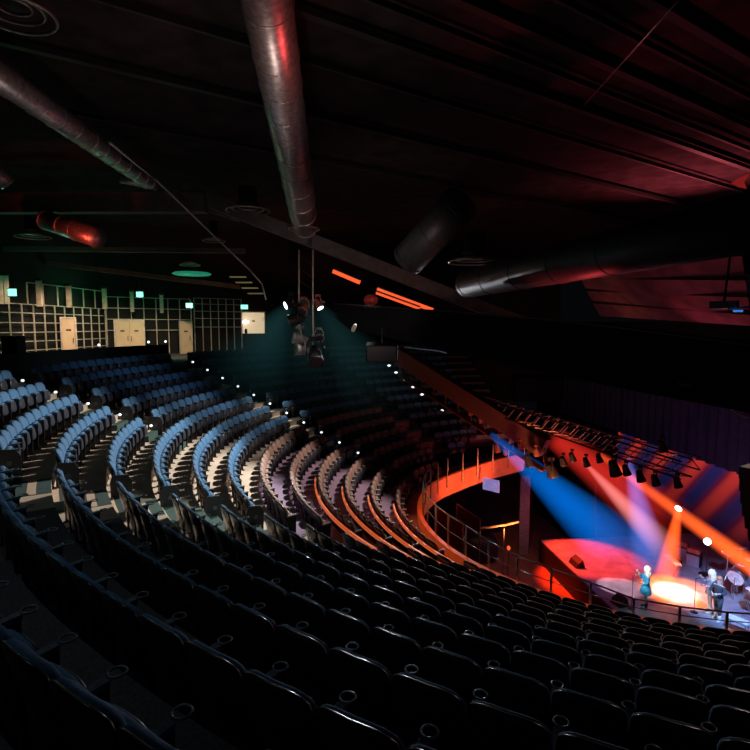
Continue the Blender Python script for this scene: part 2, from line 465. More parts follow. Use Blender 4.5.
def door(n, x0, x1, yt, yb, d, leafs, m=door_m, sill=None, plaque=True):
    a = at(x0, 330, d); b = at(x1, 330, d*1.012); zt = at((x0+x1)/2, yt, d).z; zb = rowF(0) if sill is None else sill
    dv = Vector((b.x-a.x, b.y-a.y, 0)); w = dv.length; ang = math.atan2(dv.y, dv.x); rot = Matrix.Rotation(ang, 3, 'Z')
    nm = rot @ Vector((0, -1, 0))
    if nm.dot(EYE-a) < 0: nm = -nm
    c = (a+b)/2; c.z = (zt+zb)/2
    mb = MB()
    for s in (-1, 1): mb.box(c+rot @ Vector((s*(w/2+.04), 0, 0)), (.08, .14, zt-zb), rot)
    mb.box((c.x, c.y, zt+.04), (w+.16, .14, .08), rot)
    fr = struct(mb.build('door_%d' % n, stud_m))
    for i in range(leafs):
        lw = w/leafs; q = c+rot @ Vector((-w/2+lw*(i+.5), 0, 0))
        lf = MB().box(q, (lw-.015, .06, zt-zb-.01), rot).build('door_leaf', m, fr)
        if plaque:
            pz = zt-.62; pp = Vector((q.x, q.y, pz))+nm*.035
            MB().box(pp, (.24, .012, .10), rot).build('plaque', plaque_m, lf)
            hx = q+rot @ Vector(((lw/2-.1)*(1 if i == 0 else -1), 0, 0))+nm*.05
            MB().box((hx.x, hx.y, zb+1.05), (.03, .05, .3), rot).build('door_handle', metal_d, lf)
door(1, 62, 75, 318.5, 350, 28.6, 1)
door(2, 115.5, 143.5, 321, 347, 33.2, 2)
door(3, 180.5, 191, 322, 353, 35, 1)
# bright doorway far right of the back wall
door(4, 242.5, 264.5, 312.5, 334, 38.5, 1, lit_room, at(253, 333.5, 38.5).z)
for (x, y, rx, rz, m_, lab) in ((245.5, 322, .28, .13, lens_w, 'white oval lamp seen through the bright doorway'), (246, 331.5, .13, .22, plaque_m, 'small dark object at the foot of the bright doorway')):
    p = at(x, y, 37.9); tag(MB().ell(p, rx, .06, rz).build('doorway_lamp' if m_ is lens_w else 'doorway_bin', m_, None, True), lab, 'lamp' if m_ is lens_w else 'bin')
# little wall lights
for i, (x, y) in enumerate(((22, 349), (42, 347.5), (60.5, 347.5), (99, 345), (148.5, 342), (165.5, 341.5))):
    p = at(x, y, 28+i*1.2)
    t = thing('wall_light', ['small white wall light nearest the left edge', 'small white wall light left of the single pale door', 'small white wall light touching the single pale door',
        'small white wall light left of the double doors', 'small white wall light right of the double doors', 'small white wall light left of the tan far door'][i], 'wall light', p, 'small lights along the back wall')
    v = (EYE-p).normalized(); MB().tube(p-v*.08, p, .10, n=12).build('housing', metal_d, t); MB().tube(p, p+v*.02, .075, n=12).build('lens', tiny_e, t)
# exit signs
for i, (x, y, d, w, h) in enumerate(((13, 292.5, 21, 8.5, 7), (140, 294.5, 32, 6.5, 5), (189.5, 305.5, 33, 6.5, 4.6), (244.5, 307, 37, 7, 4.2))):
    p = at(x, y, d); ww = w*d/FPX; hh = h*d/FPX
    t = thing('exit_sign', ['glowing teal exit sign hanging at the left edge', 'green exit sign above the double doors', 'green exit sign above the tan far door', 'teal exit sign over the bright doorway'][i], 'exit sign', p, 'exit signs')
    rot = Matrix.Rotation(YAW*-1, 3, 'Z')
    MB().box(p, (ww+.06, .08, hh+.06), rot).build('housing', metal_d, t)
    nf = rot @ Vector((0, -1, 0)); MB().box(p+nf*.05, (ww, .02, hh), rot).build('sign_face', exit_m, t)
    MB().tube(p+Vector((0, 0, hh/2)), p+Vector((0, 0, hh/2+.8)), .015, n=6).build('hanger', metal_d, t)
# timber posts hanging above the stud grid
POSTL = ['green lit pair of pale uprights at the left edge', 'pale upright post above the left end of the stud grid', 'pale upright post above the single pale door', 'pale upright post left of the double doors',
         'pale upright post beside the green exit sign over double doors', 'pale upright post between double doors and tan door']
for i, (x, yt, yb, d, w) in enumerate(((5, 276, 304, 23.8, 8), (40, 281, 306.5, 26.4, 5), (69.5, 286, 307.5, 28.6, 4.4), (105, 289, 309, 32., 4), (132.5, 292, 312, 33.4, 3.4), (162, 295.5, 313, 34.6, 3.2))):
    a, b = at(x, yb, d), at(x, yt, d); ww = w*d/FPX
    o = thing('upright_post', POSTL[i], 'post', (a.x, a.y, a.z), 'pale uprights above the stud grid')
    rot = Matrix.Rotation(-YAW, 3, 'Z')
    for s in ((-1, 1) if i == 0 else (0,)):
        MB().box((a.x+RT.x*s*ww*.32, a.y+RT.y*s*ww*.32, (a.z+b.z)/2), (ww*(.4 if i == 0 else 1), .12, b.z-a.z), rot).build('post_board', post_m, o)
    MB().box((a.x, a.y, b.z+.06), (ww+.1, .2, .12), rot).build('post_bracket', metal_d, o)
# dark cupboards / piers at the far left behind the top row
p = at(14, 350, 19); o = MB().box((p.x, p.y, 5.35), (.55, .5, 1.5), Matrix.Rotation(-YAW, 3, 'Z')).build('pier', blackwall, None, bevel=.02); o.name = 'wall_pier'; struct(o)

# ------------------------------------------------------------------ ceiling: ribs, ducts, beams
rd = Vector((.51, .86, 0)).normalized()
for i, y in enumerate((-30, 20, 62, 90, 116, 148, 184, 213)):
    p = atz(600, y, 12.8)
    if y == -40: p = atz(600, -40, 12.8)
    mb = MB().bar(p-rd*26, p+rd*22, .09 if i % 2 else .2, .14); struct(mb.build('trim_%d' % (10+i), black))
def duct(label, pts, r, bands, group='round ducts', name='ventilation_duct', m=duct_m):
    t = thing(name, label, 'duct', pts[0], group)
    tot = len(pts)-1
    for i in range(tot):
        MB().tube(pts[i], pts[i+1], r[i], r[i+1], n=28).build('duct_section', m, t, True)
    for f in bands:
        i = min(tot-1, int(f*tot)); g = f*tot-i
        c = Vector(pts[i]).lerp(Vector(pts[i+1]), g); rr = r[i]+(r[i+1]-r[i])*g; ax = Vector(pts[i+1])-Vector(pts[i])
        MB().torus(c, rr, .022, 28, 6, ax).build('duct_band', m, t, True)
    return t
duct('long slim grey duct running from left edge across the dark ceiling', [atz(-60, 35, 11.7), atz(148, 181, 11.7)], [.31, .29], [.2, .3, .38, .46, .55, .62, .7, .78, .86, .93, .99])
duct('large round metal duct hanging down the top centre of the picture', [at(255, -70, 7.6), at(305, 226, 21.8)], [.44, .52], [.1, .2, .27, .34, .42, .5, .58, .68, .78, .88, .99])
duct('short round duct behind the sloping bulkhead beam', [at(408, 260, 19), at(462, 202, 17)], [.62, .62], [.05, .5, .95], m=dark_duct)
duct('big horizontal round duct at the right with a red lit underside', [at(468, 284, 19.4), at(900, 190, 6.6)], [.5, .5], [.02, .15, .3, .45, .6], m=dark_duct)
duct('short duct glowing red below the ceiling at upper left', [at(45, 220, 20), at(98, 238, 19)], [.36, .36], [.03, .35, .6, .97])
duct('thin duct stub ending beside the long slim duct', [at(120, 180, 18.8), at(156, 187, 19.6)], [.10, .12], [.5, .98])
duct('dark duct stub at the left edge under the long duct', [at(-12, 165, 16), at(8, 184, 16.5)], [.25, .25], [.3, .9])
def diffuser(label, x, y, z, r, neck=.9):
    c = atz(x, y, z)
    t = thing('ceiling_diffuser', label, 'air diffuser', c, 'round air diffusers')
    for f, h in ((1., 0), (.72, .07), (.42, .12)):
        MB().torus(c+Vector((0, 0, h)), r*f, .028, 32, 6).build('diffuser_ring', duct_m, t, True)
    MB().lathe([(r*.2, .1), (r*.35, .16), (r*.5, .3), (r*.42, .34), (r*.42, neck)], 24, c).build('diffuser_neck', black, t, True)
diffuser('round ringed air diffuser at the top left corner', 14, 14, 11.6, .62)
diffuser('round air diffuser beside the lower end of the conduit', 248, 211, 11., .85)
diffuser('round air diffuser left of the red glowing duct', 33, 237, 10.4, .72)
diffuser('small round air diffuser above the green ceiling glow', 214, 241, 10.4, .5)
diffuser('wide round air diffuser between the two dark ducts at right', 475, 262, 8.5, .85)
diffuser('small flat air diffuser nearest the green ceiling glow', 190, 265, 9.6, .5)
diffuser('air diffuser rim under the large central duct', 304, 229, 10.3, .6, .2)
def beam(label, a, b, w, h, m=beam_m, name='ceiling_beam', cat='beam', group=None):
    o = MB().bar(a, b, w, h).build(name, m, None, bevel=.01); return tag(o, label, cat, group)
beam('broad grey ceiling beam across the upper left', at(-80, 204, 21), at(206, 203, 21), .5, .75)
beam('second dark ceiling beam just above the green glow', at(-60, 248, 25), at(245, 251, 25), .3, .22)
beam('grey brown sloping bulkhead beam from upper left down to the lighting bridge', at(182, 190, 21), at(560, 338, 25), .35, .55)
beam('short grey beam end left of the conduit', at(184, 196, 22), at(240, 216, 22), .35, .5)
beam('thin dark beam along the top of the back wall', at(-40, 252, 27), at(240, 287, 30), .2, .25)
t = tag(MB().path([at(110, 143, 15), at(157, 181, 19), at(215, 237, 22), at(250, 270, 23.5), at(262, 284, 23.6), at(266, 300, 23.6)], .035, 8).build('conduit', stud_m, None, True),
        'thin pale conduit running diagonally down from the slim duct end', 'conduit')
tag(MB().tube(at(686, -8, 10), at(585, 104, 14.5), .022, n=8).build('suspension_pole', steel, None, True), 'thin straight pole crossing the dark roof at upper right', 'pole')
# ceiling panels; emission paints the light on them
tag(MB().lathe([(.9, 0), (1., .05), (.9, .12)], 24, at(192, 275, 28)).build('ceiling_panel', emat('green_glow', (.02, .36, .2), .45)), 'flat round ceiling panel painted with green light above the tan door', 'ceiling panel')
for i in range(4):
    a = at(238+6*i, 277+5.5*i, 27)
    tag(MB().box(a, (.8, .3, .05), Matrix.Rotation(-YAW, 3, 'Z')).build('ceiling_louvre', emat('louvre_glow', (.30, .26, .10), .25)), 'dim yellow green ceiling slat near the bright doorway, %s from top' % ordn(i+1), 'ceiling slat', 'yellow green slats')
# red glowing tubes above the bridge
for i, (x0, y0, x1, y1, d) in enumerate(((333, 271, 360, 282.5, 22), (377, 289.5, 433, 310, 22), (376, 293, 420, 309, 21.6))):
    a, b = at(x0, y0, d), at(x1, y1, d)
    t = thing('red_light_tube', ['short glowing red orange strip left of the bridge', 'long glowing orange strip, upper of a pair above the bridge', 'thin glowing orange strip, lower of a pair above the bridge'][i], 'light strip', a)
    MB().tube(a, b, .085 if i < 2 else .045, n=10).build('tube', red_strip, t, True)
    MB().bar(a+Vector((0, 0, .1)), b+Vector((0, 0, .1)), .12, .05).build('housing', metal_d, t)
tag(MB().ell(at(371, 300, 20.5), .3, .2, .22).build('lamp_cover', mat('red_cover', (.35, .04, .03), .5, emit=(1, .05, .03), estr=.02)), 'dull red lamp cover behind the bridge', 'lamp')

# ------------------------------------------------------------------ black lighting bridge
sec = [(334, 305, 317, 20.5), (350, 306, 329.5, 19.6), (390, 309, 338, 17.5), (450, 313, 352, 15), (560, 322, 376, 11.5), (650, 333, 394, 9.8), (740, 345, 411, 8.5), (880, 364, 444, 7)]
t = thing('lighting_bridge', 'long black lighting bridge sweeping from centre to the right edge', 'lighting bridge', at(334, 310, 20.5))
mb = MB(); vs = []; back = Vector((.5, .8, 0)).normalized()*.9
for x, y0, y1, d in sec:
    a, b = at(x, y0, d), at(x, y1, d); vs += [a, b, b+back, a+back]
n = len(sec); mb.add(vs, [(i*4+j, i*4+(j+1) % 4, i*4+4+(j+1) % 4, i*4+4+j) for i in range(n-1) for j in range(4)]+[(0, 1, 2, 3), (n*4-1, n*4-2, n*4-3, n*4-4)])
mb.build('bridge_body', bridge_m, t)
MB().path([at(x, y0-1.5, d) for x, y0, y1, d in sec], .02, 6).build('top_rail', metal_d, t)
p = at(354, 328, 18.6); MB().ell(p, .09, .05, .16, rot=Matrix.Rotation(.5, 3, 'Y')).build('bridge_badge', mat('badge', (.35, .33, .3), .4), t, True)
p = at(686, 383, 8.9); MB().ell(p, .13, .04, .05).build('bridge_badge', mat('badge_dim', (.1, .1, .1), .4), t, True)
MB().path([at(405, 347, 16.2), at(440, 351, 15), at(447, 353, 14.8)], .025, 6).build('cable_tray', steel, t)
# speakers hung under it
def speaker(label, x, y, d, w, h, dep, yaw, tilt=0, name='loudspeaker'):
    c = at(x, y, d); t = thing(name, label, 'loudspeaker', c); rot = Matrix.Rotation(yaw, 3, 'Z') @ Matrix.Rotation(tilt, 3, 'X')
    MB().box(c, (w, dep, h), rot).build('cabinet', bridge_m, t, bevel=.02)
    MB().box(c+rot @ Vector((0, -dep/2-.01, 0)), (w*.92, .02, h*.9), rot).build('grille', black, t)
    MB().tube(c+Vector((0, 0, h/2)), c+Vector((0, 0, h/2+.5)), .02, n=6).build('hanger', metal_d, t)
speaker('black loudspeaker box hung under the left end of the bridge', 382, 352, 17, 1.0, .55, .5, .4, .2)
speaker('larger black loudspeaker box hung left of the dark curtain', 536, 388, 20, 1.8, .95, .8, .35)
c = at(752, 505, 15)
t = thing('line_array_speaker', 'tall black line array of speakers at the right edge', 'loudspeaker', c)
for i in range(6):
    q = at(760+.9*i*i*.4, 474+i*12, 15); MB().box(q, (.8, .7, .36), Matrix.Rotation(-.55, 3, 'Z') @ Matrix.Rotation(.06*i, 3, 'X')).build('array_box', black, t, bevel=.02)
t = thing('cable_bundle', 'loop of red and white cables at the right edge by the bridge', 'cable', at(745, 412, 12))
for j, m in enumerate((mat('red_cable', (.5, .03, .04), .4), mat('white_cable', (.6, .6, .6), .4))):
    MB().path([at(729, 406+j*2, 12), at(738, 410+j*3, 12), at(747, 415+j*2.5, 12), at(762, 416+2*j, 12)], .018, 6).build('cable', m, t, True)
t = thing('projector', 'small grey projector on a bracket at the right edge', 'projector', at(727, 303, 14))
c = at(724, 305, 14); MB().box(c, (.62, .4, .2), Matrix.Rotation(-.3, 3, 'Z')).build('projector_body', mat('grey_case', (.16, .19, .18), .5), t, bevel=.02)
MB().tube(c+Vector((0, 0, .1)), c+Vector((.1, .1, 1.6)), .03, n=8).build('bracket', metal_d, t)
MB().bar(at(728, 309, 13.8), at(756, 306, 13.6), .1, .05).build('tray', steel, t)
MB().box(at(738, 311, 13.6), (.2, .1, .05), Matrix.Rotation(-.3, 3, 'Z')).build('blue_light', emat('blue_led', (.05, .25, .8), .7), t)
t = tag(MB().add([at(741, 177, 12), at(750, 173, 12), at(744, 182, 12), at(747, 189, 12), at(738, 187, 12), at(731, 183, 12)], [(0, 1, 2, 3, 4, 5)]).build('cloth_scrap', mat('red_cloth', (.6, .06, .06), .7, emit=(1, .05, .05), estr=.2)), 'small bright red scrap hanging from the roof at right edge', 'cloth')

# ------------------------------------------------------------------ vertical lighting tower in the middle
TC = at(306, 302, 20)
t = thing('lighting_tower', 'vertical lighting truss hanging over the middle seats', 'truss', TC)
xs = (296, 314)
tp = [[at(x, 250, 20+dd), at(x, 352 if x > 300 else 345, 20+dd)] for x in (299, 313) for dd in (0, .5)]
for a, b in tp: MB().tube(a, b, .035, n=8).build('truss_chord', stud_m, t, True)
for i in range(8):
    f = i/8+.06
    MB().tube(tp[0][0].lerp(tp[0][1], f), tp[2][0].lerp(tp[2][1], min(1, f+.09)), .02, n=6).build('truss_brace', metal_d, t)
MB().bar(at(285, 300, 20.3), at(325, 302, 20.3), .08, .08).build('cross_bar', metal_d, t)
def lamp(label, x, y, d, aim, size=.3, m=shell_p, lens=None, head='moving_head_lamp', group='stage lamps'):
    c = at(x, y, d); aim = Vector(aim).normalized()
    t = thing(head, label, 'stage lamp', c, group)
    MB().lathe([(size*.30, -size*.8), (size*.42, -size*.5), (size*.5, 0), (size*.62, size*.7), (size*.62, size*.78)], 16, c, aim).build('lamp_body', m, t, True)
    MB().tube(c+aim*size*.78, c+aim*size*.80, size*.5, n=16).build('lens', lens or metal_d, t)
    u = aim.cross(Vector((0, 0, 1))); u = u.normalized() if u.length > .05 else Vector((1, 0, 0))
    mb = MB(); top = c+Vector((0, 0, size*1.1))
    for s in (-1, 1): mb.path([c+u*s*size*.6, c+u*s*size*.68+Vector((0, 0, size*.5)), top+u*s*size*.4], size*.08, 6)
    mb.path([top-u*size*.4, top+u*size*.4], size*.08, 6); mb.box(top+Vector((0, 0, size*.12)), (size*.6, size*.6, size*.3)); mb.build('yoke', m, t)
    return t
pale = mat('pale_lamp_casing', (.26, .25, .25), .45); redl = mat('red_lamp_casing', (.3, .1, .08), .45)
lamp('bright white lamp at the upper left of the lighting tower', 291, 303.5, 20, (-.5, -.75, -.35), .3, metal_d, white_e)
lamp('small red and white lamp at the upper right of the lighting tower', 318, 304, 20, (.6, -.1, -.8), .26, redl, white_e)
lamp('black hooded lamp at the left middle of the lighting tower', 297, 319, 19.7, (-.7, -.6, -.3), .42)
lamp('pale grey lamp on the lighting tower, upper of two', 300, 339, 19.6, (-.7, -.6, .2), .36, pale)
lamp('pale grey lamp on the lighting tower, lower of two', 303, 350, 19.6, (-.5, -.7, .1), .36, pale)
lamp('black square lamp at the foot of the lighting tower', 315, 355, 19.6, (.4, -.5, -.6), .5)
lamp('small reddish lamp near the top of the lighting tower', 304, 308, 19.8, (.2, -.7, -.5), .3, redl)
lamp('grey lamp at the right middle of the lighting tower', 319, 337, 19.8, (.6, -.6, -.2), .26, pale)

# ------------------------------------------------------------------ stage
F0 = Vector((-1.18, 2.61, 0)); SN = Vector((.84, .54, 0)).normalized(); ST = Vector((.54, -.84, 0)).normalized()
SZ = -5.2
def S(s, t, z): return F0+SN*s+ST*t+Vector((0, 0, SZ+z))
SROT = Matrix((ST, SN, Vector((0, 0, 1)))).transposed()     # local x along the front, y towards the back of the stage
def slab(mb, s0, s1, t0, t1, z0, z1): 
    P8 = [S(s, t, z) for s in (s0, s1) for t in (t0, t1) for z in (z0, z1)]
    return mb.add(P8, [(0,1,3,2),(4,6,7,5),(0,4,5,1),(2,3,7,6),(0,2,6,4),(1,5,7,3)])
o = slab(MB(), 0, 10, -5.9, 12, -1.2, 0).build('floor_stage', [deck_m]); struct(o)
o = slab(MB(), -.06, 0, -5.95, 12, -1.2, -.02).build('wall_stage_front', black); struct(o)
struct(slab(MB(), 3.0, 3.15, -14, -5.9, -1.2, 3.).build('wall_stage_left', blackwall))
struct(slab(MB(), 10, 10.2, -30, 16, -1.2, 12).build('wall_stage_back', blackwall))
# stage backdrop; diagonal bars of red light painted on as emission
vm = bpy.data.materials.new('painted_light_backdrop'); vm.use_nodes = True
nt = vm.node_tree; bs = nt.nodes['Principled BSDF']; bs.inputs['Roughness'].default_value = .6
tc = nt.nodes.new('ShaderNodeTexCoord'); mp = nt.nodes.new('ShaderNodeMapping'); mp.inputs['Rotation'].default_value = (0, R(-40), 0)
nt.links.new(tc.outputs['Object'], mp.inputs['Vector'])
sx = nt.nodes.new('ShaderNodeSeparateXYZ'); nt.links.new(mp.outputs['Vector'], sx.inputs['Vector'])
mm = nt.nodes.new('ShaderNodeMath'); mm.operation = 'MULTIPLY'; mm.inputs[1].default_value = 3.0; nt.links.new(sx.outputs['X'], mm.inputs[0])
sn = nt.nodes.new('ShaderNodeMath'); sn.operation = 'SINE'; nt.links.new(mm.outputs[0], sn.inputs[0])
rp = nt.nodes.new('ShaderNodeValToRGB'); mr = nt.nodes.new('ShaderNodeMapRange'); mr.inputs['From Min'].default_value = -1; mr.inputs['From Max'].default_value = 1
nt.links.new(sn.outputs[0], mr.inputs['Value']); nt.links.new(mr.outputs[0], rp.inputs['Fac'])
e = rp.color_ramp.elements; e[0].position = .1; e[0].color = (.02, .025, .16, 1); e[1].position = .95; e[1].color = (1., .06, .04, 1)
x = e.new(.5); x.color = (.22, .012, .05, 1)
bs.inputs['Base Color'].default_value = (.05, .03, .06, 1); nt.links.new(rp.outputs['Color'], bs.inputs['Emission Color']); bs.inputs['Emission Strength'].default_value = .45
sz_ = nt.nodes.new('ShaderNodeSeparateXYZ'); nt.links.new(tc.outputs['Object'], sz_.inputs[0])
gz = nt.nodes.new('ShaderNodeMapRange'); gz.inputs['From Min'].default_value = -1.6; gz.inputs['From Max'].default_value = 1.8; gz.inputs['To Min'].default_value = .04; gz.inputs['To Max'].default_value = .42  # painted light bars get dimmer towards the bottom
nt.links.new(sz_.outputs['Z'], gz.inputs['Value']); nt.links.new(gz.outputs[0], bs.inputs['Emission Strength'])
scr = thing('painted_light_backdrop', 'large backdrop behind the band with red diagonal light bars painted over blue', 'screen', S(9, -3, 0))
mb = MB(); cc = S(9, -5.2, 2.3)
so = MB(); so.v = []; 
me_w, me_h = 17.0, 4.55
so.add([(-me_w/2, 0, -me_h/2), (me_w/2, 0, -me_h/2), (me_w/2, 0, me_h/2), (-me_w/2, 0, me_h/2), (-me_w/2, .1, -me_h/2), (me_w/2, .1, -me_h/2), (me_w/2, .1, me_h/2), (-me_w/2, .1, me_h/2)],
       [(0,1,2,3),(7,6,5,4),(0,4,5,1),(1,5,6,2),(2,6,7,3),(3,7,4,0)])
OFFs = OFF.get(scr.name); OFF[scr.name] = Vector()
pan = so.build('backdrop_panel', vm, scr); OFF[scr.name] = OFFs
pan.rotation_euler = SROT.to_euler(); pan.location = cc-OFFs
# dark blue curtain in folds above it
mb = MB(); vs = []; fs = []; n = 240
for i in range(n+1):
    tt = -22+24.5*i/n; yo = .12*math.sin(i*.9)+.05*math.sin(i*2.3)
    for z in (4.45, 9.5): vs.append(S(8.4+yo, tt, z))
fs = [(2*i, 2*i+2, 2*i+3, 2*i+1) for i in range(n)]
mb.add(vs, fs); tag(mb.build('stage_curtain', mat('blue_velvet', (.02, .035, .085), .9, scale=4), None, True), 'dark blue pleated curtain hanging above the stage backdrop', 'curtain')

# stage truss with lamps
ta, tb = at(470, 404, 29), at(686, 478, 18.5)
tr = thing('stage_truss', 'long horizontal lighting truss above the stage front', 'truss', ta)
dv = (tb-ta).normalized(); sd = dv.cross(Vector((0, 0, 1))).normalized()
for a_ in (-.32, .32):
    for h in (0, .62): MB().tube(ta+sd*a_+Vector((0, 0, h)), tb+sd*a_+Vector((0, 0, h)), .035, n=8).build('truss_chord', metal_d, tr, True)
L = (tb-ta).length; nb = 22
for i in range(nb):
    a0_ = ta+dv*(L*i/nb); a1_ = ta+dv*(L*(i+1)/nb); mb = MB()
    for a_ in (-.32, .32): mb.tube(a0_+sd*a_, a1_+sd*a_+Vector((0, 0, .62)), .022, n=6)
    mb.tube(a0_+sd*.32, a1_-sd*.32, .02, n=6); mb.tube(a0_+sd*.32+Vector((0, 0, .62)), a0_-sd*.32+Vector((0, 0, .62)), .02, n=6)
    mb.build('truss_brace', mat('truss_metal', (.28, .2, .19), .4, .6) if i == 0 else bpy.data.materials['truss_metal'], tr)
# second truss further back
ta2, tb2 = at(500, 414, 33), at(700, 470, 24.5)
tr2 = thing('stage_truss', 'second dark truss behind the stage front truss', 'truss', ta2)
for h in (0, .6): MB().tube(ta2+Vector((0, 0, h)), tb2+Vector((0, 0, h)), .04, n=8).build('truss_chord', metal_d, tr2, True)
for i in range(20):
    f = i/20; mb = MB().tube(ta2.lerp(tb2, f)+Vector((0, 0, .6*(i % 2))), ta2.lerp(tb2, f+.05)+Vector((0, 0, .6*((i+1) % 2))), .025, n=6); mb.build('truss_brace', metal_d, tr2)
LL = [(497, 448, 27, .42, redl), (511, 440, 26, .3, pale), (528, 461, 24.5, .5, None), (545, 458, 24, .32, redl), (551, 470, 23.5, .62, None), (572, 457, 23.5, .4, None), (599, 458, 22, .36, None), (614, 468, 21, .6, None), (640, 476, 20, .42, None), (655, 480, 19.6, .40, None), (662, 446, 19.5, .42, None), (470, 412, 28.5, .36, redl), (480, 420, 28, .34, redl), (520, 446, 25.6, .34, redl), (536, 452, 24.6, .36, redl), (563, 461, 23.2, .4, None), (586, 462, 22.4, .38, None), (626, 470, 20.6, .4, None), (677, 482, 18.8, .38, None), (505, 452, 26.6, .3, redl)]
for i, (x, y, d, s_, m_) in enumerate(LL):
    lamp('%s lamp hanging from the stage truss, %s from its left end' % ('red lit' if m_ is redl else ('pale' if m_ else 'black'), ordn(sorted([q[0] for q in LL]).index(x)+1)), x, y, d, (.3, .1, -.95), s_*.66, m_ or shell_p, lens_w if i in (6,) else None)
# red lit sloping catwalk left of the truss
t = thing('catwalk', 'red lit sloping catwalk running down to the stage truss', 'catwalk', at(402, 355, 30))
a, b = at(400, 356, 31), at(545, 448, 25); redm = mat('red_lit_board', (.09, .032, .028), .7)  # red light is mixed into the board colour
MB().bar(a, b, .6, .9).build('catwalk_side', redm, t); MB().bar(a+Vector((0, 0, -1.1)), b+Vector((0, 0, -1.1)), .5, .06).build('lower_rail', redm, t)
for i in range(12):
    p = a.lerp(b, i/11); MB().tube(p, p+Vector((0, 0, -1.1)), .03, n=6).build('hanger', redm, t)
for k in range(1, 12):
    p = P(rowR(k)-.35, -176.9, rowF(k)+.35)
    tag(MB().ell(p, .06, .06, .05).build('step_light', tiny_e), 'small white light at the row end beside far steps, %s from top' % ordn(k), 'step light', 'step lights beside the far steps')
for k in range(1, 6):
    p = P(rowR(k)-.3, -146.0, rowF(k)+.5)
    tag(MB().ell(p, .05, .05, .04).build('step_light', tiny_e), 'small white light beside the short middle steps, %s from top' % ordn(k), 'step light', 'step lights beside the middle steps')
# tiny step lights in the dark block
# (positions surveyed along the aisle of the dark block)
for i, (x, y) in enumerate(((389, 365.5), (396, 372.5), (405, 379.5), (413, 387), (422, 394.5), (442, 410.5))):
    p = at(x, y, 31); tag(MB().ell(p, .10, .10, .06).build('step_light', tiny_e), 'tiny white step light in the dark far aisle, %s from top' % ordn(i+1), 'step light', 'step lights in the dark aisle')
# column, handrails and stalls clutter
pc = at(524, 512, 30); o = MB().box((pc.x, pc.y, -4.2), (.55, .55, 4.6), Matrix.Rotation(.3, 3, 'Z')).build('column', mat('stone_column', (.30, .24, .22), .8), None, bevel=.03)
tag(o, 'grey brown column under the end of the orange balcony', 'column')
tag(MB().box(at(491, 485, 26), (.9, .05, .6), Matrix.Rotation(-.3, 3, 'Z')).build('poster_panel', mat('blue_poster', (.16, .2, .5), .5, emit=(.25, .3, .8), estr=.5, scale=3, var=.7)), 'small bluish lit panel under the orange balcony end', 'panel')
for i, pts in enumerate((((437, 548, 22), (437, 508, 22), (463, 522, 21), (463, 556, 21)), ((457, 540, 23), (457, 504, 23), (480, 519, 22), (480, 530, 22)))):
    Q = [at(*q) for q in pts]
    t = thing('glass_barrier', ['framed glass barrier below the railing, nearer of two', 'framed glass barrier below the railing, farther of two'][i], 'barrier', Q[0])
    MB().path(Q, .025, 8).build('barrier_frame', steel, t, True)
    gm = mat('dark_glass', (.12, .05, .045), .2)
    MB().add([q for q in Q], [(0, 1, 2, 3)]).build('glass_pane', gm, t)
t = thing('stalls_handrail', 'bright horizontal handrail on the lower floor near the column', 'handrail', at(478, 528, 24))
MB().path([at(478, 529, 24), at(505, 525, 24), at(518, 522, 25)], .05, 8).build('rail_bar', mat('pale_rail', (.7, .55, .42), .4), t, True)
for x in (480, 504): p = at(x, 528, 24); MB().tube(p, (p.x, p.y, -6.4), .03, n=6).build('post', steel, t)
def road_case(label, x, y, z, w, h, d_, rz, m=black):
    p = atz(x, y, z); o = MB().ell((p.x, p.y, z+h/2), w/2, d_/2, h/2, 18, 9, Matrix.Rotation(rz, 3, 'Z'), .6).build('covered_case', m, None, True)
    return tag(o, label, 'covered equipment')
road_case('rounded black covered equipment on the brown lower floor', 480, 560, -6.4, 1.9, 1.5, 1.4, .4)
road_case('small dark box behind the railing on the lower floor', 446, 548, -6.4, 1., .8, .9, .2)
t = thing('stalls_lamp', 'small red lamp on a stand in the lower floor', 'lamp', atz(508, 575, -6.4))
p = atz(508, 575, -6.4); MB().tube(p, p+Vector((0, 0, 1.4)), .02, n=6).build('stand', metal_d, t); MB().ell(p+Vector((0, 0, 1.45)), .09, .09, .12).build('bulb', red_strip, t)
# floor monitors
def wedge(label, s, tt, rz, w=.55, m=black):
    c = S(s, tt, 0); t = thing('stage_monitor', label, 'monitor speaker', c, 'floor monitors'); rot = SROT @ Matrix.Rotation(rz, 3, 'Z')
    pr = [(-.25, 0), (.25, 0), (.12, .38), (-.12, .22)]
    vs = [c+rot @ Vector((x, y, z)) for x in (-w/2, w/2) for y, z in pr]
    MB().add(vs, [(0,1,2,3),(7,6,5,4),(0,4,5,1),(1,5,6,2),(2,6,7,3),(3,7,4,0)]).build('cabinet', m, t)
    q = [c+rot @ Vector((x, y+.005, z+.01)) for x, y, z in ((-w*.42, .24, .04), (w*.42, .24, .04), (w*.42, .13, .34), (-w*.42, .13, .34))]
    MB().add(q, [(0, 1, 2, 3)]).build('grille', metal_d, t)
wedge('black wedge monitor alone on the red lit stage corner', .5, -2.8, 0, .75)
wedge('dark wedge monitor in front of the singer in blue', .5, .9, .2)
